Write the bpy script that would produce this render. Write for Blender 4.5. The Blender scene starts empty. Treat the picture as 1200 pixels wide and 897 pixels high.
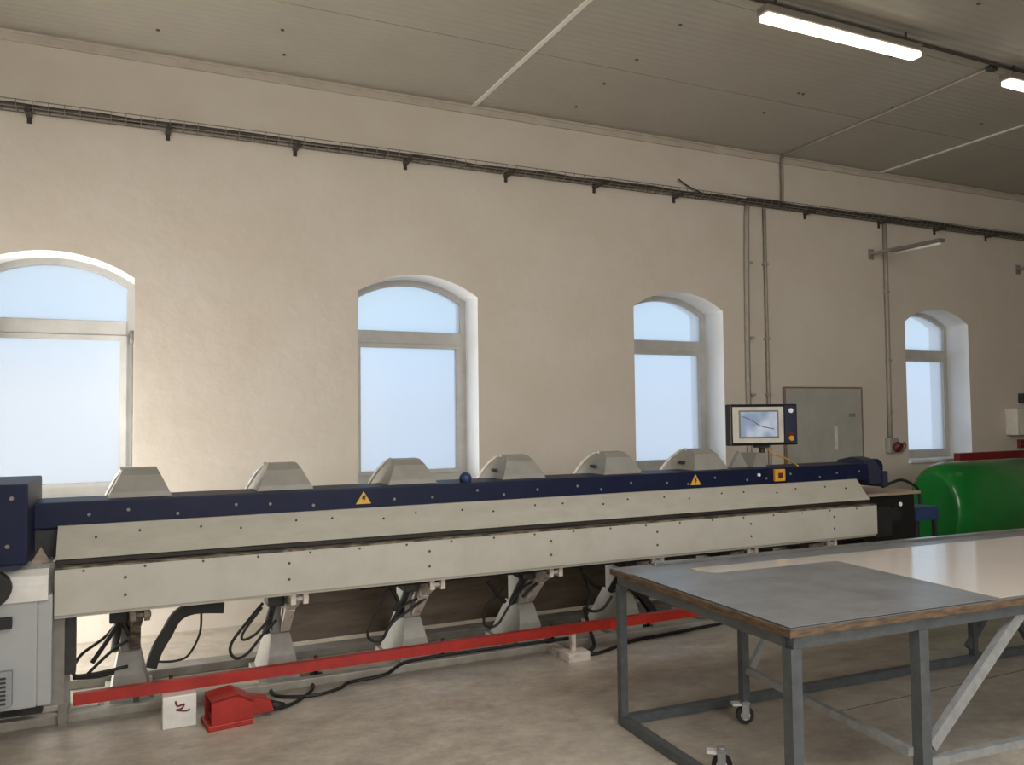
import bpy, bmesh, math, random
from mathutils import Vector, Matrix
random.seed(7)
PI = math.pi
# ------------------------------------------------------------------ camera
F, YAW, PITCH, ROLL, CH = 951.8, 0.438596, 0.0416296, -0.0113256, 1.6
fw = Vector((math.sin(YAW)*math.cos(PITCH), math.cos(YAW)*math.cos(PITCH), math.sin(PITCH)))
r0 = Vector((math.cos(YAW), -math.sin(YAW), 0)); u0 = r0.cross(fw)
rt = math.cos(ROLL)*r0 + math.sin(ROLL)*u0
up = -math.sin(ROLL)*r0 + math.cos(ROLL)*u0
cd = bpy.data.cameras.new('camera'); cam = bpy.data.objects.new('camera', cd)
bpy.context.collection.objects.link(cam)
M = Matrix((rt, up, -fw)).transposed().to_4x4(); M.translation = (0, 0, CH)
cam.matrix_world = M
cd.sensor_fit = 'HORIZONTAL'; cd.sensor_width = 36; cd.lens = 36*F/1200; cd.clip_end = 300
S = bpy.context.scene; S.camera = cam
S.view_settings.view_transform = 'Standard'; S.view_settings.look = 'None'
S.view_settings.gamma = 1; S.view_settings.exposure = 0.17
# ------------------------------------------------------------------ sky
w = bpy.data.worlds.new('overcast_sky'); S.world = w; w.use_nodes = True
nt = w.node_tree; nt.nodes.clear(); N = nt.nodes.new
out = N('ShaderNodeOutputWorld'); bg = N('ShaderNodeBackground'); bg.inputs[1].default_value = 1.0
tc = N('ShaderNodeTexCoord'); sx = N('ShaderNodeSeparateXYZ'); cr = N('ShaderNodeValToRGB')
nt.links.new(tc.outputs['Generated'], sx.inputs[0]); nt.links.new(sx.outputs['Z'], cr.inputs[0])
e = cr.color_ramp.elements
e[0].position = 0.0; e[0].color = (0.60, 0.69, 0.82, 1)
e[1].position = 1.0; e[1].color = (0.40, 0.55, 0.84, 1)
k = e.new(0.04); k.color = (0.60, 0.74, 0.92, 1)
k = e.new(0.12); k.color = (0.57, 0.80, 0.99, 1)
# brighter hazy side of the sky, toward the sun behind the clouds
dt = N('ShaderNodeVectorMath'); dt.operation = 'DOT_PRODUCT'; dt.inputs[1].default_value = (-0.30, 0.954, 0.0)
mr = N('ShaderNodeMapRange'); mr.inputs[1].default_value = 0.82; mr.inputs[2].default_value = 0.94
mx = N('ShaderNodeMix'); mx.data_type = 'RGBA'; mx.inputs[7].default_value = (0.93, 0.92, 0.90, 1)
zf = N('ShaderNodeMapRange'); zf.inputs[1].default_value = 0.12; zf.inputs[2].default_value = 0.03
zf.inputs[3].default_value = .25; zf.inputs[4].default_value = 1
mu = N('ShaderNodeMath'); mu.operation = 'MULTIPLY'
nt.links.new(tc.outputs['Generated'], dt.inputs[0]); nt.links.new(dt.outputs['Value'], mr.inputs[0]); nt.links.new(sx.outputs['Z'], zf.inputs[0])
nt.links.new(mr.outputs[0], mu.inputs[0]); nt.links.new(zf.outputs[0], mu.inputs[1]); nt.links.new(mu.outputs[0], mx.inputs[0])
nt.links.new(cr.outputs[0], mx.inputs[6]); nt.links.new(mx.outputs[2], bg.inputs[0]); nt.links.new(bg.outputs[0], out.inputs[0])
# ------------------------------------------------------------------ daylight openings outside the frame
COL = bpy.context.collection
def area(name, loc, rot, sx_, sy_, power, col):
    l = bpy.data.lights.new(name, 'AREA'); l.shape = 'RECTANGLE'; l.size = sx_; l.size_y = sy_
    l.energy = power; l.color = col
    o = bpy.data.objects.new(name, l); o.location = loc; o.rotation_euler = rot; COL.objects.link(o)
    return o
RX0, RX1, RY0, D, CZ = -1.9, 13.6, -3.8, 6.7, 4.41
area('daylight_front_window', (1.9, RY0+0.03, 2.85), (PI/2, 0, 0), 4.6, 2.6, 240, (1.0, 0.985, 0.972))
area('daylight_skylight', (2.2, 0.2, CZ-0.03), (0, 0, 0), 4.6, 2.2, 150, (1.0, 0.985, 0.972))
area('daylight_side_door', (RX0+0.03, 6.05, 0.70), (PI/2, 0, -PI/2), 1.2, 1.35, 135, (1.0, 0.99, 0.975))

# ------------------------------------------------------------------ materials
def L(c):
    return tuple(((v/255)/12.92 if v/255 <= .04045 else (((v/255)+.055)/1.055)**2.4) for v in c)+(1,)
def mat(name, c, rough=.5, metal=0, c2=None, scale=4, stretch=(1,1,1), bump=0, bscale=60, lo=.35, hi=.65, emit=None, es=0, spec=.5, detail=6):
    m = bpy.data.materials.new(name); m.use_nodes = True; t = m.node_tree; b = t.nodes['Principled BSDF']
    b.inputs['Base Color'].default_value = L(c); b.inputs['Roughness'].default_value = rough
    b.inputs['Metallic'].default_value = metal; b.inputs['Specular IOR Level'].default_value = spec
    if emit: b.inputs['Emission Color'].default_value = L(emit); b.inputs['Emission Strength'].default_value = es
    if c2 or bump:
        co = t.nodes.new('ShaderNodeTexCoord'); mp = t.nodes.new('ShaderNodeMapping'); mp.inputs['Scale'].default_value = stretch
        t.links.new(co.outputs['Object'], mp.inputs[0])
    if c2:
        n = t.nodes.new('ShaderNodeTexNoise'); n.inputs['Scale'].default_value = scale; n.inputs['Detail'].default_value = detail
        n.inputs['Roughness'].default_value = .65
        t.links.new(mp.outputs[0], n.inputs['Vector'])
        r = t.nodes.new('ShaderNodeValToRGB'); r.color_ramp.elements[0].position = lo; r.color_ramp.elements[1].position = hi
        r.color_ramp.elements[0].color = L(c); r.color_ramp.elements[1].color = L(c2)
        t.links.new(n.outputs['Fac'], r.inputs[0]); t.links.new(r.outputs[0], b.inputs['Base Color'])
    if bump:
        n2 = t.nodes.new('ShaderNodeTexNoise'); n2.inputs['Scale'].default_value = bscale; n2.inputs['Detail'].default_value = 4
        t.links.new(mp.outputs[0], n2.inputs['Vector'])
        bp = t.nodes.new('ShaderNodeBump'); bp.inputs['Strength'].default_value = bump; bp.inputs['Distance'].default_value = .01
        t.links.new(n2.outputs['Fac'], bp.inputs['Height']); t.links.new(bp.outputs[0], b.inputs['Normal'])
    return m
m_wall = mat('painted_plaster', (196,186,171), .85, c2=(202,193,180), scale=1.6, bump=.35, bscale=9)
m_reveal = mat('white_plaster', (236,236,236), .8, c2=(230,229,226), scale=3, bump=.15, bscale=30)
m_trim = mat('ceiling_edge_strip', (188,178,163), .8, c2=(174,164,150), scale=5)
m_frame = mat('window_frame_plastic', (184,182,176), .45, c2=(172,169,162), scale=6)
m_sill = mat('sill_white', (225,222,216), .5, c2=(205,200,190), scale=7)
m_beige = mat('cream_painted_steel', (176,173,161), .45, c2=(166,162,149), scale=5, stretch=(1,1,3), bump=.05)
m_beige2 = mat('cream_steel_worn', (180,177,166), .42, c2=(167,163,151), scale=3, lo=.45, hi=.75)
m_worn = mat('worn_steel_lip', (128,118,102), .6, .1, c2=(62,50,40), scale=9, stretch=(1,3,3), lo=.42, hi=.58)
m_gap = mat('dark_brown_steel', (48,41,35), .6, .1, c2=(30,26,22), scale=8)  # near-black brown, fills the slot between the upper and lower panels
m_blue = mat('navy_painted_steel', (14,21,50), .5, c2=(20,28,56), scale=7, spec=.25, bump=.05)
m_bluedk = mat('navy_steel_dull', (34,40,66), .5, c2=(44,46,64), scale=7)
m_black = mat('black_rubber', (20,20,21), .6, c2=(32,31,30), scale=12)
m_dark = mat('dark_grey_steel', (58,57,55), .55, .2, c2=(42,41,40), scale=10)
m_mid = mat('grey_painted_steel', (136,133,126), .5, c2=(118,113,104), scale=8)
m_hood = mat('hood_grey', (150,148,140), .45, c2=(138,135,126), scale=6)
m_hoodl = mat('hood_light_face', (208,202,190), .45, c2=(180,172,160), scale=6)
m_pale = mat('pale_cast_steel', (205,196,186), .5, c2=(150,128,115), scale=14, lo=.5, hi=.7)
m_red = mat('red_painted_steel', (164,38,30), .45, c2=(138,30,24), scale=8, lo=.4, hi=.7)
m_redk = mat('dark_red_paint', (130,22,22), .5, c2=(96,18,18), scale=8)
m_orange = mat('orange_red_paint', (186,50,34), .42, c2=(160,40,28), scale=8)
m_cab = mat('light_grey_enamel', (166,169,169), .4, c2=(158,161,161), scale=4)
m_cabw = mat('white_enamel', (222,220,214), .35, c2=(206,203,196), scale=10)
m_vent = mat('vent_grey', (150,152,154), .6, c2=(130,132,134), scale=120)
m_yel = mat('warning_yellow', (222,178,66), .55, c2=(205,160,60), scale=30)
m_tag = mat('yellow_tag', (226,168,58), .5, c2=(200,140,46), scale=22)
m_green = mat('green_pvc_sheet', (18,112,42), .22, c2=(14,98,36), scale=1.5, bump=.08, bscale=4)
m_tsteel = mat('blue_grey_steel_tube', (94,99,102), .42, .3, c2=(80,85,88), scale=18)
m_tlight = mat('zinc_steel_bar', (158,160,160), .42, .3, c2=(138,140,140), scale=20)
m_ply = mat('plywood_edge', (112,90,68), .7, c2=(72,58,44), scale=14, stretch=(1,1,6), lo=.38, hi=.6)
m_plate = mat('scratched_grey_plate', (140,142,144), .32, .3, c2=(116,117,118), scale=5, lo=.4, hi=.68, bump=.06, bscale=120, detail=10)
m_board = mat('grey_table_board', (126,128,132), .3, .2, c2=(112,113,114), scale=5)
m_sheet = mat('glossy_white_sheet', (205,197,188), .09, c2=(200,191,181), scale=2)
m_edge = mat('grey_metal_edge', (138,138,136), .22, .5, c2=(118,117,114), scale=8)
m_chan = mat('pale_floor_channel', (160,156,146), .5, .1, c2=(134,129,118), scale=8)
m_cable = mat('black_cable', (24,23,22), .55)
m_wire = mat('galvanised_wire', (120,112,102), .5, .4)
m_traycab = mat('dusty_dark_cable', (62,55,48), .8, c2=(48,42,37), scale=30)
m_pipe = mat('grey_conduit', (150,142,130), .55, c2=(138,130,118), scale=10)
m_whiteb = mat('marker_board_white', (168,166,158), .3, c2=(158,155,146), scale=4)
m_bframe = mat('board_frame_brown', (130,112,95), .6, c2=(110,94,80), scale=20)
m_socket = mat('socket_red', (112,40,34), .5, c2=(80,34,30), scale=20)
m_grey = mat('socket_grey', (150,145,138), .6)
m_boxw = mat('switch_box_white', (212,208,196), .5, c2=(196,191,178), scale=9)
m_bezel = mat('black_bezel', (18,18,20), .35)
m_white = mat('white_button', (240,240,240), .4)
m_bottle = mat('blue_bottle', (66,88,122), .35, c2=(56,76,108), scale=20)
m_glow = mat('lamp_diffuser', (255,250,240), .4, emit=(255,243,222), es=2.6)
m_housing = mat('lamp_housing', (105,98,88), .6)
m_strip = mat('white_cover_strip', (214,208,196), .6)
m_screw = mat('dark_screw', (84,76,68), .6, .3)
m_bluebox = mat('blue_box_paint', (40,64,100), .5, c2=(32,50,80), scale=12)
m_marker = mat('grey_print', (120,120,116), .5)
m_chanj = mat('dusty_joint', (112,104,92), .9, c2=(92,84,74), scale=9)
m_tan = mat('tan_worktop', (168,150,130), .5, c2=(140,122,104), scale=10)

def floor_material():
    m = mat('polished_concrete', (198,190,177), .38, c2=(172,163,150), scale=1.1, lo=.3, hi=.72, bump=.12, bscale=25)
    t = m.node_tree; b = t.nodes['Principled BSDF']
    co = t.nodes.new('ShaderNodeTexCoord'); mp = t.nodes.new('ShaderNodeMapping'); mp.inputs['Rotation'].default_value = (0,0,.6)
    mp.inputs['Scale'].default_value = (1,1.7,1)
    n = t.nodes.new('ShaderNodeTexNoise'); n.inputs['Scale'].default_value = 3.4; n.inputs['Detail'].default_value = 12; n.inputs['Roughness'].default_value = .7
    r = t.nodes.new('ShaderNodeValToRGB'); r.color_ramp.elements[0].position = .35; r.color_ramp.elements[1].position = .7
    r.color_ramp.elements[0].color = (.62,.61,.60,1); r.color_ramp.elements[1].color = (1.16,1.16,1.14,1)
    mx = t.nodes.new('ShaderNodeMix'); mx.data_type = 'RGBA'; mx.blend_type = 'MULTIPLY'; mx.inputs[0].default_value = .8
    src = b.inputs['Base Color'].links[0].from_socket
    t.links.new(co.outputs['Object'], mp.inputs[0]); t.links.new(mp.outputs[0], n.inputs['Vector']); t.links.new(n.outputs['Fac'], r.inputs[0])
    t.links.new(src, mx.inputs[6]); t.links.new(r.outputs[0], mx.inputs[7]); t.links.new(mx.outputs[2], b.inputs['Base Color'])
    n3 = t.nodes.new('ShaderNodeTexNoise'); n3.inputs['Scale'].default_value = 14; n3.inputs['Detail'].default_value = 8; n3.inputs['Roughness'].default_value = .75
    r3 = t.nodes.new('ShaderNodeValToRGB'); r3.color_ramp.elements[0].position = .38; r3.color_ramp.elements[1].position = .66
    r3.color_ramp.elements[0].color = (.84,.83,.82,1); r3.color_ramp.elements[1].color = (1.08,1.08,1.08,1)
    m3 = t.nodes.new('ShaderNodeMix'); m3.data_type = 'RGBA'; m3.blend_type = 'MULTIPLY'; m3.inputs[0].default_value = 1
    t.links.new(co.outputs['Object'], n3.inputs['Vector']); t.links.new(n3.outputs['Fac'], r3.inputs[0]); t.links.new(mx.outputs[2], m3.inputs[6])
    t.links.new(r3.outputs[0], m3.inputs[7]); t.links.new(m3.outputs[2], b.inputs['Base Color'])
    r2 = t.nodes.new('ShaderNodeMapRange'); r2.inputs[3].default_value = .28; r2.inputs[4].default_value = .5
    t.links.new(n.outputs['Fac'], r2.inputs[0]); t.links.new(r2.outputs[0], b.inputs['Roughness'])
    return m
m_floor = floor_material()
def ceiling_material():
    m = mat('ribbed_ceiling_panel', (160,154,141), .45, c2=(152,146,133), scale=1.2, lo=.3, hi=.7)
    t = m.node_tree; b = t.nodes['Principled BSDF']
    co = t.nodes.new('ShaderNodeTexCoord'); wv = t.nodes.new('ShaderNodeTexWave'); wv.bands_direction = 'Y'
    wv.inputs['Scale'].default_value = 4.2; wv.inputs['Distortion'].default_value = 0
    bp = t.nodes.new('ShaderNodeBump'); bp.inputs['Strength'].default_value = .35; bp.inputs['Distance'].default_value = .006
    t.links.new(co.outputs['Object'], wv.inputs[0]); t.links.new(wv.outputs['Fac'], bp.inputs['Height']); t.links.new(bp.outputs[0], b.inputs['Normal'])
    return m
m_ceil = ceiling_material()
def frosted():
    m = bpy.data.materials.new('frosted_glass'); m.use_nodes = True; t = m.node_tree; t.nodes.clear()
    o = t.nodes.new('ShaderNodeOutputMaterial'); a = t.nodes.new('ShaderNodeBsdfTransparent'); g = t.nodes.new('ShaderNodeBsdfTranslucent')
    gl = t.nodes.new('ShaderNodeBsdfGlossy'); gl.inputs['Roughness'].default_value = .25
    a.inputs[0].default_value = (.98,.99,1,1); g.inputs[0].default_value = (.95,.96,.98,1)
    m1 = t.nodes.new('ShaderNodeMixShader'); m1.inputs[0].default_value = .3
    m2 = t.nodes.new('ShaderNodeMixShader'); m2.inputs[0].default_value = .03
    t.links.new(a.outputs[0], m1.inputs[1]); t.links.new(g.outputs[0], m1.inputs[2]); t.links.new(m1.outputs[0], m2.inputs[1])
    t.links.new(gl.outputs[0], m2.inputs[2]); t.links.new(m2.outputs[0], o.inputs[0])
    return m
m_glass = frosted()
def screen_mat():
    m = mat('lit_screen', (150,165,185), .2)
    t = m.node_tree; b = t.nodes['Principled BSDF']; co = t.nodes.new('ShaderNodeTexCoord')
    n = t.nodes.new('ShaderNodeTexNoise'); n.inputs['Scale'].default_value = 7; n.inputs['Detail'].default_value = 1
    r = t.nodes.new('ShaderNodeValToRGB'); r.color_ramp.elements[0].position = .4; r.color_ramp.elements[1].position = .62
    r.color_ramp.elements[0].color = L((150,166,190)); r.color_ramp.elements[1].color = L((205,214,226))
    t.links.new(co.outputs['Object'], n.inputs['Vector']); t.links.new(n.outputs['Fac'], r.inputs[0]); t.links.new(r.outputs[0], b.inputs['Emission Color'])
    b.inputs['Emission Strength'].default_value = .62; b.inputs['Base Color'].default_value = (.03,.03,.04,1)
    return m
m_screen = screen_mat()

# ------------------------------------------------------------------ mesh helpers
def box(bm, x0, x1, y0, y1, z0, z1, bev=0, mtx=None, mi=0):
    x0, x1 = min(x0,x1), max(x0,x1); y0, y1 = min(y0,y1), max(y0,y1); z0, z1 = min(z0,z1), max(z0,z1)
    vs = [bm.verts.new(p) for p in ((x0,y0,z0),(x1,y0,z0),(x1,y1,z0),(x0,y1,z0),(x0,y0,z1),(x1,y0,z1),(x1,y1,z1),(x0,y1,z1))]
    fs = [bm.faces.new([vs[i] for i in f]) for f in ((3,2,1,0),(4,5,6,7),(0,1,5,4),(1,2,6,5),(2,3,7,6),(3,0,4,7))]
    for f in fs: f.material_index = mi
    if bev:
        es = list({e for f in fs for e in f.edges})
        rr = bmesh.ops.bevel(bm, geom=es, offset=bev, segments=2, affect='EDGES', profile=.6)
        vs = list({v for f in rr['faces'] for v in f.verts} | {v for v in vs if v.is_valid})
    if mtx: bmesh.ops.transform(bm, matrix=mtx, verts=[v for v in vs if v.is_valid])
def bar(bm, a, b, wx, wz, upv=(0,0,1)):            # square bar between two points
    a = Vector(a); b = Vector(b); d = b-a; l = d.length; d.normalize(); u = Vector(upv)
    if abs(d.dot(u)) > .98: u = Vector((0,1,0))
    s = d.cross(u).normalized(); u = s.cross(d)
    m = Matrix((s, d, u)).transposed().to_4x4(); m.translation = a
    box(bm, -wx/2, wx/2, 0, l, -wz/2, wz/2, 0, m)
def prism(bm, pts, axis, a0, a1, mi=0):            # polygon extruded along an axis; pts are the two other coords
    def P(p, a):
        return (a, p[0], p[1]) if axis == 'x' else ((p[0], a, p[1]) if axis == 'y' else (p[0], p[1], a))
    A = [bm.verts.new(P(p,a0)) for p in pts]; B = [bm.verts.new(P(p,a1)) for p in pts]; n = len(pts)
    fs = [bm.faces.new(A), bm.faces.new(B[::-1])]+[bm.faces.new((A[i],B[i],B[(i+1)%n],A[(i+1)%n])) for i in range(n)]
    for f in fs: f.material_index = mi
def cyl(bm, a, b, r, r2=None, n=14):
    a = Vector(a); b = Vector(b); r2 = r if r2 is None else r2
    d = (b-a).normalized(); u = Vector((0,0,1)) if abs(d.z) < .9 else Vector((1,0,0)); s = d.cross(u).normalized(); u = s.cross(d)
    A = []; B = []
    for i in range(n):
        t = 2*PI*i/n; v = math.cos(t)*s+math.sin(t)*u
        A.append(bm.verts.new(a+v*r)); B.append(bm.verts.new(b+v*r2))
    for i in range(n): bm.faces.new((A[i],A[(i+1)%n],B[(i+1)%n],B[i])).smooth = True
    bm.faces.new(A[::-1]); bm.faces.new(B)
def smooth_path(pts, sub=6):
    P = [Vector(p) for p in pts]; o = []
    for i in range(len(P)-1):
        p0 = P[max(i-1,0)]; p1 = P[i]; p2 = P[i+1]; p3 = P[min(i+2,len(P)-1)]
        for k in range(sub):
            t = k/sub
            o.append(.5*((2*p1)+(-p0+p2)*t+(2*p0-5*p1+4*p2-p3)*t*t+(-p0+3*p1-3*p2+p3)*t**3))
    return o+[P[-1]]
def tube(bm, pts, r, n=8, sub=6, ends=True):
    P = smooth_path(pts, sub) if sub > 1 else [Vector(p) for p in pts]
    rings = []; s = None
    for i, p in enumerate(P):
        d = (P[min(i+1,len(P)-1)]-P[max(i-1,0)]).normalized()
        if s is None: s = d.cross(Vector((0,0,1)) if abs(d.z) < .9 else Vector((1,0,0))).normalized()
        else: s = (s-d*s.dot(d)).normalized()
        u = s.cross(d)
        rings.append([bm.verts.new(p+r*(math.cos(2*PI*k/n)*s+math.sin(2*PI*k/n)*u)) for k in range(n)])
    for A, B in zip(rings, rings[1:]):
        for k in range(n): bm.faces.new((A[k],A[(k+1)%n],B[(k+1)%n],B[k])).smooth = True
    if ends: bm.faces.new(rings[0][::-1]); bm.faces.new(rings[-1])
def loft(bm, rings, cap=True, smooth=False):
    R = [[bm.verts.new(p) for p in r] for r in rings]; n = len(R[0])
    for A, B in zip(R, R[1:]):
        for k in range(n): bm.faces.new((A[k],A[(k+1)%n],B[(k+1)%n],B[k])).smooth = smooth
    if cap: bm.faces.new(R[0][::-1]); bm.faces.new(R[-1])
def obj(name, bm, mats, parent=None, loc=None):
    bmesh.ops.recalc_face_normals(bm, faces=bm.faces)
    me = bpy.data.meshes.new(name); bm.to_mesh(me); bm.free()
    for m in (mats if isinstance(mats, (list, tuple)) else [mats]): me.materials.append(m)
    o = bpy.data.objects.new(name, me); COL.objects.link(o)
    if parent: o.parent = parent
    if loc: o.location = loc
    return o
def nb(): return bmesh.new()
def B(name, m, parent, *a, **kw):                  # one box part
    bm = nb(); box(bm, *a, **kw); return obj(name, bm, m, parent)
def tag(o, label, cat, group=None):
    o['label'] = label; o['category'] = cat
    if group: o['group'] = group
    return o
def thing(name, label, cat, loc=(0,0,0), rz=0, group=None):
    o = bpy.data.objects.new(name, None); COL.objects.link(o); o.location = loc; o.rotation_euler = (0,0,rz)
    o.empty_display_size = .2
    return tag(o, label, cat, group)
def struct(o): o['kind'] = 'structure'; return o
def stuff(o): o['kind'] = 'stuff'; return o
def dup(o, parent=None, loc=None):
    c = o.copy(); COL.objects.link(c)
    if parent: c.parent = parent
    if loc is not None: c.location = loc
    for ch in list(o.children): dup(ch, c)
    return c
def ray(x, y): return ((x-600)/F)*rt - ((y-448.5)/F)*up + fw
def pY(x, y, Y): d = ray(x, y); p = d*(Y/d.y); return Vector((p.x, Y, p.z+CH))       # photo reading -> metres on a plane of depth Y
def pZ(x, y, Z): d = ray(x, y); p = d*((Z-CH)/d.z); return Vector((p.x, p.y, Z))

# ------------------------------------------------------------------ room shell
WIN = [(-1.075, .015), (1.72, 2.81), (4.475, 5.58), (8.29, 9.41)]
SILL, SPR, CRN, FY = 1.03, 2.67, 2.84, 7.0
def arc(xl, xr, zs, h, n=18):
    hw = (xr-xl)/2; xc = (xl+xr)/2; R = (hw*hw+h*h)/(2*h)
    return [(xc+hw*(2*i/n-1), zs+h-R+math.sqrt(max(R*R-(hw*(2*i/n-1))**2, 0))) for i in range(n+1)]
bm = nb()
def quad(bm, ps, mi=0):
    f = bm.faces.new([bm.verts.new(p) for p in ps]); f.material_index = mi; return f
xs = RX0
for xl, xr in WIN:
    quad(bm, [(xs,D,0),(xl,D,0),(xl,D,CZ),(xs,D,CZ)])
    quad(bm, [(xl,D,0),(xr,D,0),(xr,D,SILL),(xl,D,SILL)])
    A = arc(xl, xr, SPR, CRN-SPR)
    for (xa,za),(xb,zb) in zip(A, A[1:]):
        quad(bm, [(xa,D,za),(xb,D,zb),(xb,D,CZ),(xa,D,CZ)])
        quad(bm, [(xa,D,za),(xb,D,zb),(xb,D+.55,zb),(xa,D+.55,za)], 1).smooth = True
    quad(bm, [(xl,D,SILL),(xl,D+.55,SILL),(xl,D+.55,SPR),(xl,D,SPR)], 1)
    quad(bm, [(xr,D,SILL),(xr,D+.55,SILL),(xr,D+.55,SPR),(xr,D,SPR)], 1)
    quad(bm, [(xl,D,SILL),(xl,D+.55,SILL),(xr,D+.55,SILL),(xr,D,SILL)], 1)
    xs = xr
quad(bm, [(xs,D,0),(RX1,D,0),(RX1,D,CZ),(xs,D,CZ)])
bmesh.ops.remove_doubles(bm, verts=bm.verts, dist=1e-5)
struct(obj('wall_back', bm, [m_wall, m_reveal]))
struct(B('floor', m_floor, None, RX0, RX1, RY0, D+.05, -.1, 0))
bm = nb(); box(bm, 3.4, RX1, 3.263, 3.27, 0, .0008); obj('floor_joint', bm, m_chanj, bpy.data.objects['floor'])
struct(B('wall_left', m_wall, None, RX0-.1, RX0, RY0, D, 0, CZ))
struct(B('wall_right', m_wall, None, RX1, RX1+.1, RY0, D, 0, CZ))
struct(B('wall_front', m_wall, None, RX0, RX1, RY0-.1, RY0, 0, CZ))
# ceiling: backing slab and sandwich panels with joints
ceil = struct(B('ceiling', m_dark, None, RX0, RX1, RY0, D, CZ+.02, CZ+.12))
bxs = [RX0, 2.78, 7.93, RX1]
bys = [D-1.2*i for i in range(11)]; bys = [y for y in bys if y > RY0]+[RY0]
for i in range(3):
    for j in range(len(bys)-1):
        B('ceiling_panel', m_ceil, ceil, bxs[i]+.004, bxs[i+1]-.004, bys[j+1]+.003, bys[j]-.003, CZ, CZ+.018)
for x in (2.78, 7.93):
    bm = nb(); box(bm, x-.021, x+.021, RY0, D, CZ-.012, CZ, .004); obj('cover_strip', bm, m_strip, ceil)
bm = nb()
for (px, py) in [(185,35),(331,35),(333,64),(797,29),(746,70),(895,132),(941,110),(936,109),(1044,66),(1046,126),(1147,4),(675,125),(708,98),(1150,145)]:
    p = pZ(px, py, CZ); cyl(bm, p, p+Vector((0,0,-.006)), .014, n=8)
stuff(obj('ceiling_screw', bm, m_screw, ceil))
bm = nb(); box(bm, RX0, RX1, D-.02, D, CZ-.075, CZ, .006); box(bm, RX0, RX1, D-.035, D, CZ-.02, CZ, .004)
struct(obj('trim_1', bm, m_trim))

# ------------------------------------------------------------------ windows
def ring(bm, outer, inner, y0, y1):
    n = len(outer)
    V = [[bm.verts.new((p[0], y, p[1])) for p in r] for r, y in ((outer,y0),(inner,y0),(inner,y1),(outer,y1))]
    for a in range(4):
        A, C = V[a], V[(a+1)%4]
        for i in range(n): bm.faces.new((A[i],A[(i+1)%n],C[(i+1)%n],C[i]))
def archpoly(xl, xr, z0, zs, h): return [(xr, z0)] + [(xl, z0)] + arc(xl, xr, zs, h)
for k, (xl, xr) in enumerate(WIN):
    wn = bpy.data.objects.new('window_%d' % (k+1), None); COL.objects.link(wn); struct(wn)
    bm = nb()
    ring(bm, archpoly(xl, xr, SILL, SPR+.01, CRN-SPR), archpoly(xl+.05, xr-.05, SILL+.065, SPR-.03, CRN-SPR-.02), FY, FY+.07)
    obj('window_frame', bm, m_frame, wn)
    bm = nb(); box(bm, xl+.05, xr-.05, FY-.008, FY+.07, 2.26, 2.375, .008); obj('transom', bm, m_frame, wn)
    bm = nb(); o_ = [(xl+.05,SILL+.065),(xr-.05,SILL+.065),(xr-.05,2.26),(xl+.05,2.26)]; i_ = [(xl+.095,SILL+.10),(xr-.095,SILL+.10),(xr-.095,2.225),(xl+.095,2.225)]
    ring(bm, o_, i_, FY-.015, FY+.05); obj('window_sash', bm, m_frame, wn)
    bm = nb(); prism(bm, archpoly(xl+.045, xr-.045, 2.37, SPR-.03, CRN-SPR-.02), 'y', FY+.03, FY+.036); obj('upper_pane', bm, m_glass, wn)
    bm = nb(); box(bm, xl+.09, xr-.09, FY+.02, FY+.026, SILL+.095, 2.23); obj('lower_pane', bm, m_glass, wn)
    bm = nb(); box(bm, xl-.01, xr+.01, D-.035, FY+.02, SILL-.035, SILL+.002, .006); obj('window_sill', bm, m_sill, wn)
bm = nb(); tube(bm, [(.005,6.985,2.25),(.006,6.98,1.7),(.003,6.985,1.1)], .006, n=6); cyl(bm, (.0,6.97,2.2), (.0,6.97,2.3), .014)
obj('blind_cord', bm, m_mid, bpy.data.objects['window_1'])

# ------------------------------------------------------------------ folding machine
mc = thing('folding_machine', 'long cream and navy sheet metal folding machine below the arched windows', 'machine', (2.5, 5.0, 0))
OFF = Vector((2.5, 5.0, 0))
def mo(name, bm, m, parent=None):                  # part given in world coordinates, root sits at (2.5, 5, 0)
    bmesh.ops.translate(bm, verts=bm.verts, vec=-OFF); return obj(name, bm, m, parent or mc)
def sub(name, bm, m, parent): bmesh.ops.translate(bm, verts=bm.verts, vec=-OFF); return obj(name, bm, m, parent)
X0, X1 = -.343, 5.43
bm = nb(); box(bm, X0, X1, 4.70, 4.725, .623, .855, .004); box(bm, X0, X1, 4.72, 4.86, .606, .626); lp = mo('lower_panel', bm, m_beige2)
bm = nb(); box(bm, X0, X1, 4.698, 4.80, .853, .863, .002); mo('panel_lip', bm, m_worn)
bm = nb(); prism(bm, [(4.768,.893),(4.895,1.05),(4.92,1.05),(4.80,.885)], 'x', X0, X1); upn = mo('upper_panel', bm, m_beige)
bm = nb(); box(bm, X0+.02, X1-.02, 4.80, 4.93, .80, .905); box(bm, X0, X1, 4.765, 4.80, .868, .889); mo('fold_slot', bm, m_gap)
bm = nb(); box(bm, X0+.03, X1-.02, 4.93, 5.35, .64, 1.03, .01); mo('frame_body', bm, m_dark)
bm = nb(); tube(bm, [(1.25,4.82,.592),(3.0,4.82,.592),(5.4,4.82,.592)], .02, n=8, sub=2)
tube(bm, [(X0+.2,4.84,.60),(.6,4.84,.60),(1.3,4.84,.60)], .008, n=6, sub=2); mo('air_line', bm, m_black)
bm = nb(); box(bm, X0-.15, 5.60, 4.925, 5.25, 1.035, 1.172, .008); beam = mo('clamping_beam', bm, m_blue)
bm = nb(); box(bm, X0-.15, X0-.002, 4.95, 5.2, .885, 1.03); mo('beam_end_block', bm, m_dark)
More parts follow.
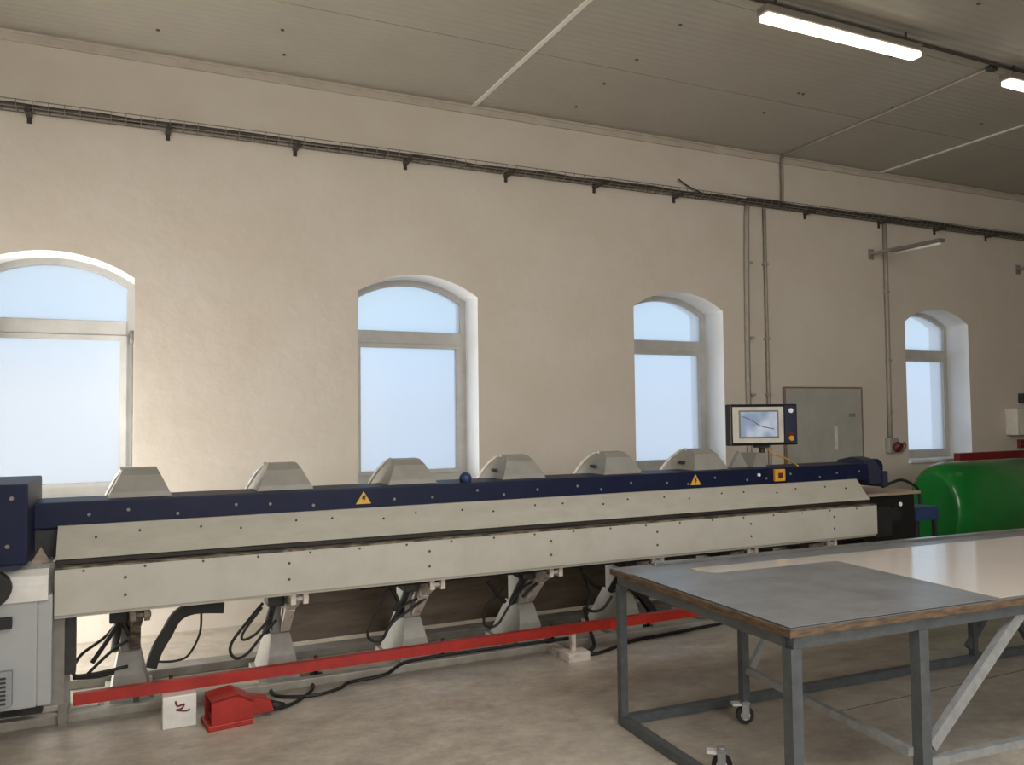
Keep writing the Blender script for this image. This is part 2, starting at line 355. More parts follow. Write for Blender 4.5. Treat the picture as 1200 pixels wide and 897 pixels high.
# bolts (small, joined)
bm = nb()
x = X0+.13
while x < X1-.05:
    cyl(bm, (x,4.701,.84), (x,4.695,.84), .0065, n=7); x += .285
for i in range(8):
    x = .28+.83*i-.3
    if X0 < x < X1:
        for z in (.79,.70): cyl(bm, (x,4.701,z), (x,4.694,z), .0075, n=7)
stuff(mo('panel_bolt', bm, m_screw, lp)); bpy.data.objects['panel_bolt'].parent = lp
bm = nb(); x = X0+.18; k = 0
while x < X1-.08:
    z = 1.005 if k % 3 else .985; y = 4.768+(z-.893)*.809
    cyl(bm, (x,y+.002,z), (x,y-.005,z+.004), .006, n=7); x += .21+.1*(k % 2); k += 1
stuff(sub('panel_screw', bm, m_gap, upn))
bm = nb(); x = -.2; k = 0
while x < 5.5:
    z = 1.10+.02*math.sin(k*2.3); cyl(bm, (x,4.926,z), (x,4.919,z), .009, n=7); x += .19+.12*((k*7) % 3)/2; k += 1
stuff(sub('beam_bolt', bm, m_mid, beam))
for px, py in ((426,584),(815,563)):
    p = pY(px, py, 4.922); bm = nb(); s = .047
    prism(bm, [(p.x-s,p.z-s*.75),(p.x+s,p.z-s*.75),(p.x,p.z+s*.9)], 'y', 4.919, 4.9245); wt = sub('warning_triangle', bm, m_yel, beam)
    bm = nb(); prism(bm, [(p.x-.007,p.z+.014),(p.x+.012,p.z+.016),(p.x+.002,p.z-.001),(p.x+.013,p.z-.001),(p.x-.004,p.z-.026),(p.x,p.z-.006),(p.x-.01,p.z-.006)], 'y', 4.917, 4.9185)
    sub('warning_bolt_mark', bm, m_gap, beam)
bm = nb(); prism(bm, [(-.47,.86),(-.375,.86),(-.422,.945)], 'y', 4.925, 4.93); mo('warning_triangle', bm, m_tan)
p = pY(912,557,4.92); bm = nb(); box(bm, p.x-.052,p.x+.052,4.895,4.922,p.z-.047,p.z+.047,.006); mo('yellow_tag', bm, m_tag)
bm = nb(); box(bm, p.x-.022,p.x+.022,4.892,4.8945,p.z-.022,p.z+.018); mo('tag_mark', bm, m_socket)
p = pY(889,557,4.92); bm = nb(); cyl(bm, (p.x,4.926,p.z),(p.x,4.91,p.z), .012, n=10); mo('white_indicator', bm, m_white)
bm = nb(); bmesh.ops.create_uvsphere(bm, u_segments=14, v_segments=9, radius=.042, matrix=Matrix.Translation((1.99,4.98,1.195)))
for f in bm.faces: f.smooth = True
cyl(bm, (1.99,4.98,1.14),(1.99,4.98,1.19), .018); mo('blue_knob', bm, m_bluebox)
# right end bracket of the beam
bm = nb(); prism(bm, [(4.92,1.0),(4.92,1.13),(4.99,1.20),(5.10,1.22),(5.25,1.19),(5.30,1.0)], 'x', 5.60, 5.74)
prism(bm, [(4.90,.97),(4.90,1.10),(5.28,1.12),(5.28,.97)], 'x', 5.74, 5.80); mo('beam_end_bracket', bm, m_bluedk)
bm = nb(); cyl(bm, (5.66,5.05,1.13),(5.84,5.05,1.13), .07, n=16); mo('end_roller', bm, m_blue)
# left end housing
bm = nb(); box(bm, -1.25, -.452, 4.60, 5.3, .905, 1.297, .01); lh = mo('end_housing', bm, m_blue)
bm = nb(); prism(bm, [(-1.25,.905),(-.47,.905),(-.50,.877),(-1.25,.877)], 'y', 4.63, 5.25); sub('housing_underside', bm, m_bluedk, lh)
bm = nb()
for x, z in ((-.52,1.23),(-.535,1.0),(-.72,1.23),(-.72,1.0)): cyl(bm, (x,4.601,z),(x,4.592,z), .010, n=10)
stuff(sub('housing_bolt', bm, m_mid, lh))
# hoods over the clamp arms
def hood(cx):
    r = []
    prof = [(5.02,1.12,1.12,.0),(5.045,1.12,1.20,.02),(5.10,1.12,1.29,.55),(5.16,1.12,1.325,.95),(5.24,1.12,1.33,1),(5.31,1.12,1.30,.85),(5.38,1.12,1.25,.6),(5.43,1.12,1.19,.3),(5.46,1.12,1.125,.0)]
    w0, w1 = .19, .085
    for y, zb, zt, t in prof:
        tt = (zt-1.12)/.21; wt = w0+(w1-w0)*tt
        r.append([(cx-w0,y,zb),(cx+w0,y,zb),(cx+wt+.012*tt,y,zt-.02*tt),(cx+wt,y,zt),(cx-wt,y,zt),(cx-wt-.012*tt,y,zt-.02*tt)])
    return r
for i in range(6):
    cx = .05+.80*i
    bm = nb(); loft(bm, hood(cx)); h_ = mo('clamp_hood', bm, m_hood)
    bm = nb()                                   # raised rim on the side, and light front cover plate
    prev = [(cx-.19-.012,y,1.12) for y in (5.06,5.44)]
    tube(bm, [(cx-.19,5.455,1.13),(cx-.158,5.42,1.20),(cx-.128,5.36,1.265),(cx-.10,5.29,1.31),(cx-.095,5.22,1.325)], .012, n=6)
    sub('hood_rim', bm, m_hoodl if i > 2 else m_hood, h_)
    if i >= 3:
        bm = nb(); pts = [(cx+.205,5.07,1.13),(cx+.205,5.40,1.13),(cx+.118,5.30,1.295),(cx+.118,5.13,1.295)]
        V = [bm.verts.new(p) for p in pts]+[bm.verts.new((p[0]-.012,p[1],p[2]-.008)) for p in pts]
        for f in ((0,1,2,3),(7,6,5,4),(0,4,5,1),(1,5,6,2),(2,6,7,3),(3,7,4,0)): bm.faces.new([V[k] for k in f])
        sub('hood_cover_plate', bm, m_hoodl, h_)
        bm = nb(); box(bm, cx-.156, cx-.145, 5.17, 5.25, 1.215, 1.235); sub('hood_slot', bm, m_dark, h_)
# support legs
LX = [.0, .83, 1.665, 2.49, 3.30, 4.15, 4.95]
for i, x in enumerate(LX):
    bm = nb(); box(bm, x-.045, x+.045, 5.14, 5.32, .28, .66, .006)
    loft(bm, [[(x-.055,5.12,.30),(x+.055,5.12,.30),(x+.055,5.34,.30),(x-.055,5.34,.30)],
              [(x-.075,5.07,.18),(x+.08,5.07,.18),(x+.08,5.42,.18),(x-.075,5.42,.18)],
              [(x-.10,5.05,.03),(x+.11,5.05,.03),(x+.11,5.52,.03),(x-.10,5.52,.03)]])
    lg = mo('support_leg', bm, m_mid if i < 2 else m_hood)
    bm = nb(); box(bm, x-.13, x+.13, 5.04, 5.55, 0.0, .03, .004); sub('foot_plate', bm, m_chan, lg)
    bm = nb()                                   # cast link reaching forward under the panel
    bar(bm, (x+.03,5.16,.34), (x+.03,4.98,.50), .055, .09); bar(bm, (x+.03,4.99,.49), (x+.045,4.82,.585), .05, .07)
    box(bm, x+.0, x+.03, 4.76, 4.84, .54, .615, .004); box(bm, x+.07, x+.10, 4.76, 4.84, .54, .615, .004)
    cyl(bm, (x+.0,4.79,.568),(x+.105,4.79,.568), .014, n=10); sub('link_bracket', bm, m_pale if i else m_worn, lg)
    bm = nb(); box(bm, x-.10, x-.005, 4.95, 5.12, .50, .63, .01); cyl(bm, (x-.05,5.0,.55),(x-.075,5.2,.30), .022); sub('actuator', bm, m_dark, lg)
    bm = nb(); cyl(bm, (x+.22,5.15,.0),(x+.22,5.15,.13), .012, n=8); cyl(bm, (x+.22,5.15,.0),(x+.22,5.15,.02), .04, n=12)
    box(bm, x+.08, x+.24, 5.12, 5.18, .05, .065); sub('levelling_screw', bm, m_dark, lg)
# hoses read off the photograph on the plane of the legs
def hose(pts, Y, r, name='hose', m=None):
    bm = nb(); tube(bm, [pY(a,b,Y+dy) for a,b,dy in [(q+(0,))[:3] for q in pts]], r, n=7); return mo(name, bm, m or m_cable)
hose([(144,718),(125,745),(97,766),(87,781),(88,792),(110,790),(150,781)], 5.08, .009)
hose([(150,751),(135,760),(118,775),(103,790)], 5.06, .009)
hose([(140,728),(125,752),(108,777)], 5.04, .013)
hose([(140,720),(146,733),(152,745)], 5.02, .016)
hose([(85,795),(120,792),(158,781)], 5.12, .012)
hose([(236,718),(234,743),(221,768),(205,775),(184,776)], 5.12, .007)
hose([(308,707),(293,725),(273,751),(270,765),(278,772),(291,765),(307,745),(324,727)], 5.02, .009)
hose([(307,712),(286,740),(285,750),(300,743),(318,722)], 5.0, .008)
hose([(456,688),(445,709),(432,738),(433,749),(443,752),(450,747),(461,725),(474,709),(492,701)], 5.02, .009)
hose([(450,746),(461,729),(483,713),(500,700)], 4.98, .009)
hose([(459,690),(466,705),(462,716)], 5.0, .014)
hose([(590,690),(571,710),(567,729),(573,735),(584,731),(597,710),(613,689),(630,679)], 5.02, .009)
hose([(572,682),(582,695),(592,706)], 5.0, .014)
hose([(612,700),(622,690),(632,682)], 4.96, .010)
hose([(680,666),(691,697),(688,713),(696,717),(707,713),(717,699)], 5.02, .010)
hose([(684,675),(694,684),(704,690)], 5.0, .014)
def flatarm(pts, Y, wv):
    bm = nb(); P = smooth_path([pY(a,b,Y) for a,b in pts], 5); R = []
    for i, p in enumerate(P):
        d = (P[min(i+1,len(P)-1)]-P[max(i-1,0)]).normalized(); n = Vector((-d.z,0,d.x))*wv/2
        R.append([p+n+Vector((0,-.03,0)), p-n+Vector((0,-.03,0)), p-n+Vector((0,.03,0)), p+n+Vector((0,.03,0))])
    loft(bm, R); return mo('cable_chain', bm, m_black)
flatarm([(262,712),(228,713),(208,722),(195,743),(184,762),(177,782)], 5.02, .058)
flatarm([(728,680),(745,692),(756,705),(768,722)], 5.1, .05)
# foot switch bar
bm = nb(); prism(bm, [(-.256,.168),(3.67,.176),(3.67,.236),(-.256,.224)], 'y', 4.70, 4.745); fb = mo('foot_bar', bm, m_red)
bm = nb(); prism(bm, [(2.9,.1745),(3.68,.1763),(3.68,.237),(2.9,.2337)], 'y', 4.695, 4.6995); sub('foot_bar_end', bm, m_orange, fb)
bm = nb(); box(bm, .02,.05,4.705,4.74,.14,.171); sub('bar_clip', bm, m_dark, fb)
for x, big in ((.24,1),(2.60,0)):
    bm = nb()
    if big: box(bm, x-.082, x+.082, 4.63, 4.76, 0, .166, .006)
    else:
        box(bm, x-.03, x+.13, 4.66, 4.78, 0, .06, .006); box(bm, x-.03, x+.04, 4.78, 5.0, 0, .05, .004)
        box(bm, x+.02, x+.05, 4.71, 4.74, .05, .178)
    ft = mo('bar_foot', bm, m_cabw if big else m_pale)
    if big:
        bm = nb(); tube(bm, [(x-.02,4.628,.14),(x-.01,4.626,.115),(x+.02,4.626,.12),(x+.01,4.626,.10),(x-.015,4.626,.095),(x+.03,4.626,.085),(x+.05,4.626,.09)], .0045, n=5); sub('foot_marking', bm, m_redk, ft)
# base channels on the floor
bm = nb(); box(bm, -1.3, -.15, 5.032, 5.34, 0, .055, .004); mo('base_plate', bm, m_chan)
bm = nb(); box(bm, -1.3, 4.1, 4.97, 5.03, 0, .05, .006); mo('base_channel', bm, m_chan)
bm = nb(); box(bm, -.4, 5.3, 5.56, 5.70, 0, .055, .006); mo('rear_channel', bm, m_mid)
bm = nb(); box(bm, -.335, -.25, 4.80, 4.88, .30, .62); mo('end_post', bm, m_dark)
bm = nb(); prism(bm, [(4.93,0),(4.93,.10),(4.97,.30),(5.05,.34),(5.15,.02),(5.15,0)], 'x', -.335, -.29); mo('end_gusset', bm, m_mid)
bm = nb(); box(bm, -.405, -.30, 4.785, 4.80, .16, .88); mo('end_plate', bm, m_mid)
bm = nb(); box(bm, .98, 5.38, 5.74, 5.80, .07, .60, .004); box(bm, .98, 5.38, 5.735, 5.741, .30, .312); mo('shade_backing', bm, mat('shade_brown_grey', (112,98,82), .55, c2=(88,76,62), scale=3, stretch=(1,1,6)))  # added dark sheet standing in for the deep shade behind the legs
# control screen on its arm
p = pY(894,498,5.22)
cp = bpy.data.objects.new('control_panel', None); COL.objects.link(cp); cp.parent = mc; cp.location = p-OFF; cp.rotation_euler = (0,0,-.17)
W, H = .315, .170
B('panel_housing', m_bezel, cp, -W, W, -.02, .06, -H, H, bev=.01)
B('panel_face', m_boxw, cp, -W+.022, W-.135, -.026, -.019, -H+.022, H-.022, bev=.003)
B('screen_surround', m_marker, cp, -W+.075, W-.185, -.031, -.025, -H+.06, H-.05, bev=.003)
B('screen', m_screen, cp, -W+.09, W-.20, -.034, -.030, -H+.073, H-.063)
bm = nb(); tube(bm, [(-.21,-.036,.07),(-.13,-.036,.04),(-.04,-.036,-.01),(.08,-.036,-.035)], .004, n=5); obj('screen_line', bm, m_marker, cp)
B('button_strip', m_bluedk, cp, W-.125, W-.012, -.024, -.019, -H+.012, H-.012)
for zz, mm, rr in ((.115,m_white,.02),(-.115,m_tag,.022)):
    bm = nb(); cyl(bm, (W-.07,-.022,zz),(W-.07,-.04,zz), rr); obj('button', bm, mm, cp)
bm = nb(); box(bm, W-.095,W-.045,-.026,-.023,-.09,-.06); obj('button_plate', bm, m_socket, cp)
bm = nb(); cyl(bm, (0,.03,-.17),(0.02,.03,-.34), .025); box(bm, -.06,.06,-.0,.06,-.19,-.165); obj('panel_arm', bm, m_dark, cp)
bm = nb(); tube(bm, [(.04,.03,-.18),(.10,.03,-.24),(.17,-.01,-.27),(.18,-.12,-.30),(.15,-.25,-.33)], .007, n=6); obj('panel_cable', bm, m_tag, cp)
bm = nb(); prism(bm, [(4.28,1.12),(4.40,1.30),(4.52,1.12)], 'y', 5.12, 5.16); prism(bm, [(4.50,1.12),(4.56,1.28),(4.66,1.28),(4.66,1.12)], 'y', 5.1, 5.3); mo('panel_bracket', bm, m_hood)

# ------------------------------------------------------------------ left end cabinet
cb = thing('machine_cabinet', 'light grey cabinet with rounded white top at the left end of the folding machine', 'cabinet', (-.8, 4.9, 0))
O2 = Vector((-.8,4.9,0))
def co_(name, bm, m): bmesh.ops.translate(bm, verts=bm.verts, vec=-O2); return obj(name, bm, m, cb)
bm = nb(); box(bm, -1.3, -.41, 4.655, 5.24, .20, .735, .012); co_('cabinet_body', bm, m_cab)
bm = nb(); box(bm, -.412, -.347, 4.665, 4.77, .20, .74, .01); co_('side_cover', bm, m_cab)
bm = nb(); prism(bm, [(4.64,.72),(4.64,.80),(4.66,.84),(4.70,.868),(5.24,.872),(5.24,.72)], 'x', -1.3, -.365); co_('rounded_top', bm, m_cabw)
bm = nb(); box(bm, -.47,-.39,4.70,4.77,.155,.199); co_('foot', bm, m_black)
bm = nb(); box(bm, -1.3,-.46,5.06,5.22,.056,.199); co_('plinth', bm, m_dark)
bm = nb(); cyl(bm, (-.60,4.64,.80),(-.60,4.575,.80), .085, n=24); cyl(bm, (-.60,4.575,.80),(-.60,4.56,.80), .03, n=12); co_('handwheel', bm, m_black)
bm = nb(); box(bm, -.66,-.515,4.62,4.654,.60,.655,.006); co_('door_handle', bm, m_black)
bm = nb(); box(bm, -.72,-.51,4.615,4.654,.23,.40,.006); co_('vent_box', bm, m_vent)
bm = nb()
for i in range(7): box(bm, -.71,-.535,4.611,4.6145,.245+.02*i,.255+.02*i)
stuff(co_('vent_slit', bm, m_dark))

# ------------------------------------------------------------------ foot pedal and floor cables
pd = thing('foot_pedal', 'red hooded foot pedal on the floor below the red bar', 'pedal', (.485,4.60,0), .12)
bm = nb(); box(bm, -.13,.10,-.10,.10,0,.03,.006); obj('pedal_base', bm, m_red, pd)
bm = nb(); prism(bm, [(-.11,.03),(-.11,.15),(.02,.165),(.10,.12),(.10,.03)], 'y', -.09, -.075); prism(bm, [(-.11,.03),(-.11,.15),(.02,.165),(.10,.12),(.10,.03)], 'y', .075, .09)
prism(bm, [(-.11,.14),(-.11,.152),(.02,.167),(.10,.122),(.095,.11),(.02,.153)], 'y', -.09, .09); prism(bm, [(.10,.03),(.10,.12),(.20,.09),(.22,.03)], 'y', -.05,.06); obj('pedal_hood', bm, m_red, pd)
bm = nb(); prism(bm, [(-.10,.035),(-.10,.06),(.06,.09),(.06,.035)], 'y', -.06,.06); obj('pedal_plate', bm, m_redk, pd)
bm = nb(); cyl(bm, (.21,0,.05),(.29,.0,.03), .026, .014); obj('cable_gland', bm, m_black, pd)
bm = nb(); tube(bm, [pZ(a,b,.012) for a,b in [(296,826),(318,832),(345,824),(366,808),(362,797),(345,794),(322,799),(318,811),(332,817),(370,815),(398,807),(410,800)]]+[Vector((1.42,4.90,.03)),Vector((1.62,4.99,.063)),Vector((2.2,5.0,.063)),Vector((2.75,4.99,.063))], .010, n=7)
tag(obj('pedal_cable', bm, m_cable), 'black cable looped on the floor beside the red foot pedal', 'cable')
bm = nb(); tube(bm, [Vector((3.0,5.2,.2)),Vector((2.95,5.05,.10)),Vector((2.85,4.82,.03))]+[pZ(a,b,.011) for a,b in [(676,766),(700,766),(740,752),(780,744),(845,731)]], .012, n=7)
tag(obj('floor_cable', bm, m_cable), 'black cable trailing from the machine along the floor toward the work table', 'cable')

# ------------------------------------------------------------------ right end unit
ru = thing('drive_unit', 'black drive unit with tan top plate at the right end of the folding machine', 'machine', (6.0,5.1,0))
O3 = Vector((6.0,5.1,0))
def ro(name, bm, m): bmesh.ops.translate(bm, verts=bm.verts, vec=-O3); return obj(name, bm, m, ru)
bm = nb(); box(bm, 5.62, 6.24, 5.0, 5.5, 0, .88, .01); ro('unit_body', bm, m_bezel)
bm = nb(); box(bm, 5.62, 6.26, 4.95, 5.5, .885, .91, .006); ro('top_plate', bm, m_tan)
bm = nb(); box(bm, 5.64,5.84,4.90,5.0,.55,.80,.01); cyl(bm,(5.95,4.95,.72),(5.95,5.0,.72),.06); ro('motor_block', bm, m_black)
bm = nb(); cyl(bm,(6.05,4.985,.80),(6.05,4.998,.80),.018); ro('white_knob', bm, m_white)
bm = nb(); tube(bm, [(6.2,5.3,.92),(6.45,5.32,.97),(6.62,5.34,.93),(6.72,5.34,.86),(6.74,5.34,.70)], .014, n=7); ro('hose', bm, m_black)
st = thing('blue_stool', 'small blue box on thin dark legs beside the black drive unit', 'stool', (6.44,5.15,0))
bm = nb(); box(bm, -.15,.15,-.12,.12,.63,.75,.01); obj('box_top', bm, m_bluebox, st)
for a in (-.12,.12):
    for b_ in (-.09,.09):
        bm = nb(); bar(bm, (a,b_,0),(a,b_,.63),.03,.03); obj('leg', bm, m_dark, st)

# ------------------------------------------------------------------ green roll / cover and red rail
bm = nb(); R = []
n = 36
for t in [0,.02,.06,.13,.24,.4,.6,.8,1.0]:
    s = math.sqrt(1-(1-t)**2)*.52+.48*1 if t < 1 else 1
    s = .76+.24*math.sqrt(1-(1-t)**2)
    xx = 7.22+.26*t
    R.append([(xx, 5.58+.33*s*math.cos(2*PI*k/n), .62+(.475*s)*math.sin(2*PI*k/n)) for k in range(n)])
R.append([(11.0, 5.58+.33*math.cos(2*PI*k/n), .62+.475*math.sin(2*PI*k/n)) for k in range(n)])
loft(bm, R, smooth=True)
gr = thing('green_roll', 'large green plastic roll behind the work table at the right', 'roll', (9,5.58,0))
bmesh.ops.translate(bm, verts=bm.verts, vec=(-9,-5.58,0)); obj('roll_body', bm, m_green, gr)
for x in (-1.7,1.5):
    bm = nb(); prism(bm, [(-.34,0),(.34,0),(.34,.32),(.2,.2),(0,.145),(-.2,.2),(-.34,.32)], 'x', x, x+.08); obj('cradle', bm, m_dark, gr)
rr = thing('red_rail', 'dark red steel rail behind the green roll', 'rail', (10.5,6.35,0))
bm = nb(); box(bm, -1.85, 2.0, -.04, .04, .985, 1.115, .004); obj('rail_beam', bm, m_redk, rr)
for x in (-1.6,0,1.8):
    bm = nb(); box(bm, x-.04,x+.04,-.035,.035,0,.985); obj('post', bm, m_redk, rr)

# ------------------------------------------------------------------ work table
RZ = -.047
tb = thing('work_table', 'long steel framed work table with plywood top in the right foreground', 'table', (2.214,2.321,0), RZ)
TL = 5.2; TD = 1.36
bm = nb(); box(bm, 0, TL, 0, TD, .765, .796, .004); obj('tabletop', bm, m_ply, tb)
bm = nb(); box(bm, .006, TL-.006, .006, TD-.006, .7962, .7985); obj('top_skin', bm, m_board, tb)
bm = nb(); box(bm, .25, TL, TD-.05, TD, .797, .810, .005); obj('rear_lip', bm, m_edge, tb)
def tbar(name, a, b, w1=.045, w2=.045, m=None, upv=(0,0,1)):
    bm = nb(); bar(bm, a, b, w1, w2, upv); return obj(name, bm, m or m_tsteel, tb)
for name, a, b in (('frame_rail',(.03,.04,.742),(TL-.02,.04,.742)),('frame_rail',(.03,TD-.05,.742),(TL-.02,TD-.05,.742)),('frame_rail',(.04,.062,.742),(.04,TD-.07,.742)),
                   ('low_rail',(.04,.06,.0255),(.04,TD-.07,.0255)),('low_rail',(.062,TD-.05,.0255),(TL-.02,TD-.05,.0255))):
    tbar(name, a, b)
for x in (.04, 2.6, 5.1):
    for y in (.04, TD-.05):
        tbar('leg', (x,y,0), (x,y,.719), .05 if y < .1 else .04, .05 if y < .1 else .04)
tbar('leg', (.69,.04,.10), (.69,.04,.719), .05, .05)
tbar('leg', (.62,TD-.29,.12), (.62,TD-.29,.765), .04, .04)
tbar('cross_bar', (.65,.06,.225), (.63,TD-.31,.275), .03, .035, m_tlight)
tbar('brace', (.74,.045,.24), (1.30,.045,.725), .03, .05, m_tlight)
tbar('low_rail', (.70,.045,.18), (2.58,.045,.145), .035, .035, m_tlight)
tbar('brace', (.66,TD-.27,.24), (.98,TD-.27,.70), .025, .035, m_tlight)
tbar('brace', (2.55,TD-.05,.10), (3.1,TD-.05,.70), .03, .04)
tbar('brace', (3.1,TD-.08,.06), (2.64,TD-.08,.66), .03, .04)
def caster(x, y, rz):
    c = bpy.data.objects.new('caster', None); COL.objects.link(c); c.parent = tb; c.location = (x,y,0); c.rotation_euler = (0,0,rz)
    bm = nb(); cyl(bm, (-.014,0,.046),(.014,0,.046), .045, n=24); obj('wheel', bm, m_black, c)
    bm = nb(); cyl(bm, (-.017,0,.046),(.017,0,.046), .024, n=18); obj('wheel_hub', bm, m_cabw, c)
    bm = nb(); box(bm, -.026,-.020,-.018,.018,.03,.11); box(bm, .020,.026,-.018,.018,.03,.11); box(bm, -.026,.026,-.022,.022,.105,.115); cyl(bm,(0,0,.11),(0,0,.125),.018); obj('fork', bm, m_tlight, c)
    bm = nb(); box(bm, -.02,.02,.02,.065,.095,.108); obj('brake_tab', bm, m_cabw, c)
caster(.62, TD-.29, 1.2); caster(.14, .62, .9); caster(.69, .04, .5)
# sheets lying on the table
sh = B('white_sheet', m_sheet, None, 2.62, 7.35, 2.37, 3.46, .7992, .8012)
def rot_about(o):                                  # lie square to the table
    me = o.data; c = Vector((2.214,2.321,0)); o.location = c; me.transform(Matrix.Translation(-c)); o.rotation_euler = (0,0,RZ)
bpy.data.objects.remove(sh)
bm = nb(); box(bm, .36, 5.1, .03, TD-.20, .7992, .8010)
sh = obj('white_sheet', bm, m_sheet, None, (2.214,2.321,0)); sh.rotation_euler = (0,0,RZ); tag(sh, 'glossy white sheet reflecting a window on the right part of the work table', 'sheet')
bm = nb(); V = [(.008,.012),(1.135,.012),(1.18,.985),(.40,.985),(.30,1.15),(.008,1.15)]
prism(bm, V, 'z', .8016, .8046)
sp = obj('grey_sheet', bm, m_plate, None, (2.214,2.321,0)); sp.rotation_euler = (0,0,RZ); tag(sp, 'scratched grey metal sheet at the near left end of the work table', 'sheet')

# ------------------------------------------------------------------ wall services
tr = thing('cable_tray', 'long wire cable tray running along the wall above the windows', 'tray', (5.1,6.62,3.82))
def tro(name, bm, m): return obj(name, bm, m, tr)
bm = nb()
for y, z in ((.06,.0),(-.06,.0),(-.06,.05),(.06,.05),(0,0)): box(bm, -6.95, 8.4, y-.003, y+.003, z-.003, z+.003)
tro('tray_wire', bm, m_wire)
bm = nb(); x = -6.95
while x < 8.4:
    box(bm, x-.0025,x+.0025,-.06,.06,-.005,.0); box(bm, x-.0025,x+.0025,-.064,-.060,0,.055); box(bm, x-.0025,x+.0025,.060,.064,0,.055); x += .10
stuff(tro('cross_wire', bm, m_wire))
for j in range(4):
    bm = nb(); rnd = random.Random(j); tube(bm, [(-6.95+.27*i, -.035+.023*j+rnd.uniform(-.01,.01), .018+rnd.uniform(-.004,.014)) for i in range(57)], .011, n=6, sub=2); tro('cable', bm, m_traycab)
bm = nb(); tube(bm, [(.75+.4*i, -.02+rnd.uniform(-.01,.01), .03+rnd.uniform(-.008,.012)) for i in range(18)], .022, n=7, sub=2); tro('cable_bundle', bm, m_traycab)
for x in (-1.62,-.68,.24,1.2,2.14,3.1,4.04,4.98,6.75,7.9,8.85,9.8,10.75,11.7):
    bm = nb(); box(bm, x-.02,x+.02,6.555,6.70,3.795,3.815); box(bm, x-.015,x+.015,6.69,6.70,3.75,3.84); box(bm, x-.012,x+.012,6.548,6.56,3.785,3.83)
    bmesh.ops.translate(bm, verts=bm.verts, vec=(-5.1,-6.62,-3.82)); tro('tray_bracket', bm, m_traycab)
bm = nb(); tube(bm, [(5.02,6.66,3.99),(5.14,6.66,3.93),(5.35,6.66,3.87),(5.6,6.66,3.84)], .007, n=6); tag(obj('loose_cable', bm, m_traycab), 'stray cable end curling up from the tray above the third window', 'cable')
def pipe(name, label, pts, r, clips=()):
    bm = nb(); tube(bm, pts, r, n=8, sub=2); t_ = tag(obj(name, bm, m_pipe), label, 'pipe')
    for z in clips:
        bm = nb(); x, y = pts[0][0], pts[0][1]; box(bm, x-.03,x+.03,y-.02,D,z-.012,z+.012); obj('clip', bm, m_grey, t_)
    return t_
pipe('conduit', 'left one of two vertical conduits between the third window and the marker board', [(5.925,6.665,3.80),(5.90,6.665,3.70),(5.875,6.67,2.4),(5.87,6.67,.2)], .026, (3.2,2.4,1.8))
pipe('conduit', 'right one of two vertical conduits, nearer to the marker board', [(6.15,6.675,3.80),(6.15,6.675,2.6),(6.15,6.675,.2)], .018, (3.2,2.4,1.8))
pipe('conduit', 'short vertical conduit from the cable tray up to the ceiling', [(6.39,6.655,3.84),(6.40,6.655,4.1),(6.40,6.655,4.40)], .016)
pipe('conduit', 'vertical conduit ending at the red wall socket left of the far window', [(7.97,6.67,3.80),(7.965,6.67,2.4),(7.955,6.67,1.29)], .024, (3.0,2.2,1.6))
pipe('conduit', 'thin conduit crossing the ceiling toward the lamps', [(6.39,6.64,CZ-.015),(6.36,5.3,CZ-.015),(6.32,4.22,CZ-.015)], .013)
bm = nb(); tube(bm, [(-1.5,4.14,CZ-.015),(6.3,4.165,CZ-.015),(13,4.18,CZ-.015)], .012, n=6, sub=2); tag(obj('lamp_conduit', bm, m_traycab), 'dark conduit running along the ceiling above the row of lamps', 'pipe')
bm = nb(); box(bm, 6.29,6.37,4.19,4.25,CZ-.04,CZ,.008); tag(obj('junction_box', bm, m_dark), 'small dark junction box on the ceiling between the two lamps', 'box')
# socket
so = thing('wall_socket', 'round red power socket on the wall left of the far window', 'socket', (7.99,6.7,1.21))
bm = nb(); box(bm, -.09,.06,-.07,0,-.08,.09,.01); obj('socket_box', bm, m_grey, so)
bm = nb(); cyl(bm, (0,-.07,.0),(0.01,-.12,-.03), .058, n=18); obj('socket_cap', bm, m_socket, so)
bm = nb(); tube(bm, [(.05,-.08,-.03),(.13,-.08,.03),(.16,-.07,-.02),(.10,-.06,-.08)], .012, n=6); obj('plug_lead', bm, m_bframe, so)
# marker board
bd = thing('marker_board', 'grey marker board in a thin brown frame on the wall beneath the tray', 'board', (6.94,6.68,1.45))
B('board_face', m_whiteb, bd, -.565,.565,-.01,.015,-.43,.43)
for a in ((-.575,.575,.42,.435),(-.575,.575,-.435,-.42)): B('frame_edge', m_bframe, bd, a[0],a[1],-.02,.015,a[2],a[3])
for a in ((-.578,-.563),(.563,.578)): B('frame_edge', m_bframe, bd, a[0],a[1],-.02,.015,-.42,.42)
B('board_sticker', m_marker, bd, .37,.47,-.0115,-.0102,.10,.14)
B('paper_strip', m_boxw, bd, .14,.19,-.0115,-.0102,-.26,.0)
# boxes right
sb = thing('switch_box', 'white switch box with dark handle on the wall at the right edge', 'switch box', (10.33,6.7,1.46))
bm = nb(); box(bm, -.27,.33,-.16,0,-.17,.17,.01); obj('box_body', bm, m_boxw, sb)
B('box_door', m_hood, sb, -.10,.32,-.175,-.161,-.16,.16)
bm = nb(); box(bm, .0,.16,-.21,-.176,-.05,.05,.01); obj('box_handle', bm, m_bezel, sb)
tb2 = thing('terminal_box', 'small dark box on the wall above the white switch box', 'box', (10.42,6.7,1.76)); B('box_body', m_dark, tb2, -.09,.16,-.07,0,-.06,.06, bev=.006); B('box_lid', m_mid, tb2, -.07,.14,-.075,-.071,-.04,.04)
s2 = thing('small_switch', 'small round dark red switch low on the wall under the white switch box', 'switch', (10.34,6.7,1.17)); bm = nb(); box(bm, -.06,.06,-.04,0,-.05,.06,.006); cyl(bm,(0,-.04,0),(0,-.06,0),.035); obj('switch_body', bm, m_socket, s2)
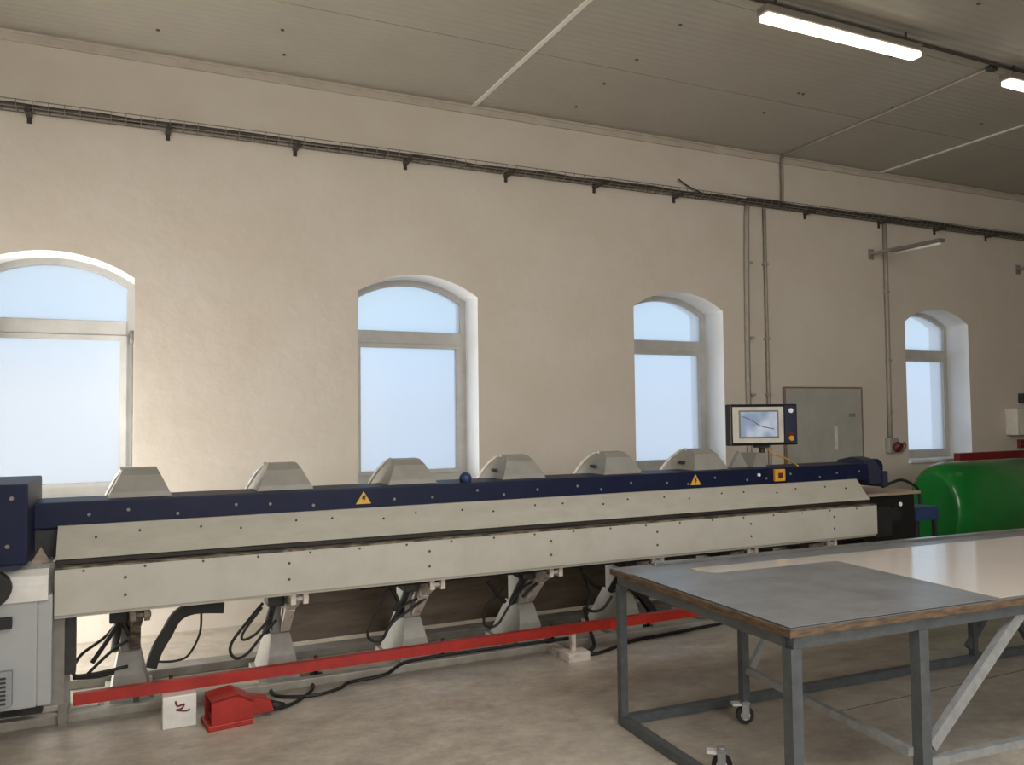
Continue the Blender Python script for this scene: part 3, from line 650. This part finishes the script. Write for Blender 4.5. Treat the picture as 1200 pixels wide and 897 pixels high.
# bracket lamps
def wall_lamp(x, y0, z, label):
    t_ = thing('bracket_lamp', label, 'lamp', (x,D,z), 0)
    bm = nb(); box(bm, -.02,.02,-.40,0,-.01,.02); box(bm, -.04,.04,-.012,0,-.06,.06); obj('arm', bm, m_mid, t_)
    bm = nb(); box(bm, -.045,.045,-.92,-.30,-.035,.005,.008); obj('lamp_housing', bm, m_housing, t_)
    bm = nb(); cyl(bm, (0,-.34,-.045),(0,-.90,-.045), .016, n=10); obj('unlit_tube', bm, m_cabw, t_)
wall_lamp(7.76, 0, 3.43, 'unlit batten lamp on a wall bracket left of the far window')
wall_lamp(10.42, 0, 3.43, 'unlit batten lamp on a wall bracket at the right edge')
# bottle on sill
p = pY(832,532,6.82)
bt = thing('spray_bottle', 'blue plastic bottle standing on the sill of the third window', 'bottle', (p.x,6.82,SILL+.002))
bm = nb(); cyl(bm, (0,0,0),(0,0,.11), .038,.036); cyl(bm, (0,0,.11),(0,0,.15), .036,.015); obj('bottle_body', bm, m_bottle, bt)
bm = nb(); cyl(bm, (0,0,.15),(0,0,.19), .015,.013); obj('bottle_cap', bm, m_boxw, bt)

# ------------------------------------------------------------------ ceiling lamps
labs = {0:'lit tube lamp hanging from the ceiling nearest above the folding machine', 1:'lit tube lamp cut by the right edge of the photo'}
def lamp(x, y, label, group=None):
    t_ = thing('ceiling_lamp', label, 'lamp', (x,y,4.24), 0, group)
    bm = nb(); box(bm, 0,1.50,-.05,.05,.035,.085,.008); obj('lamp_housing', bm, m_housing, t_)
    bm = nb(); box(bm, .01,1.49,-.045,.045,-.01,.034,.015); obj('diffuser', bm, m_glow, t_)
    for a in (.12,1.38):
        bm = nb(); cyl(bm, (a,0,.085),(a,0,CZ-4.24), .008, n=8); obj('hanger', bm, m_dark, t_)
    return t_
lamp(3.80, 4.10, labs[0]); lamp(6.37, 4.14, labs[1])
for x, y, where in ((1.23,4.1,'left of the lamp above the folding machine'),(8.95,4.1,'at the far right end of the lamp row'),(1.3,.8,'above the camera position'),(3.9,.8,'above the near end of the work table'),(6.5,.8,'above the far end of the work table')):
    lamp(x, y, 'lit tube lamp hanging from the ceiling '+where)
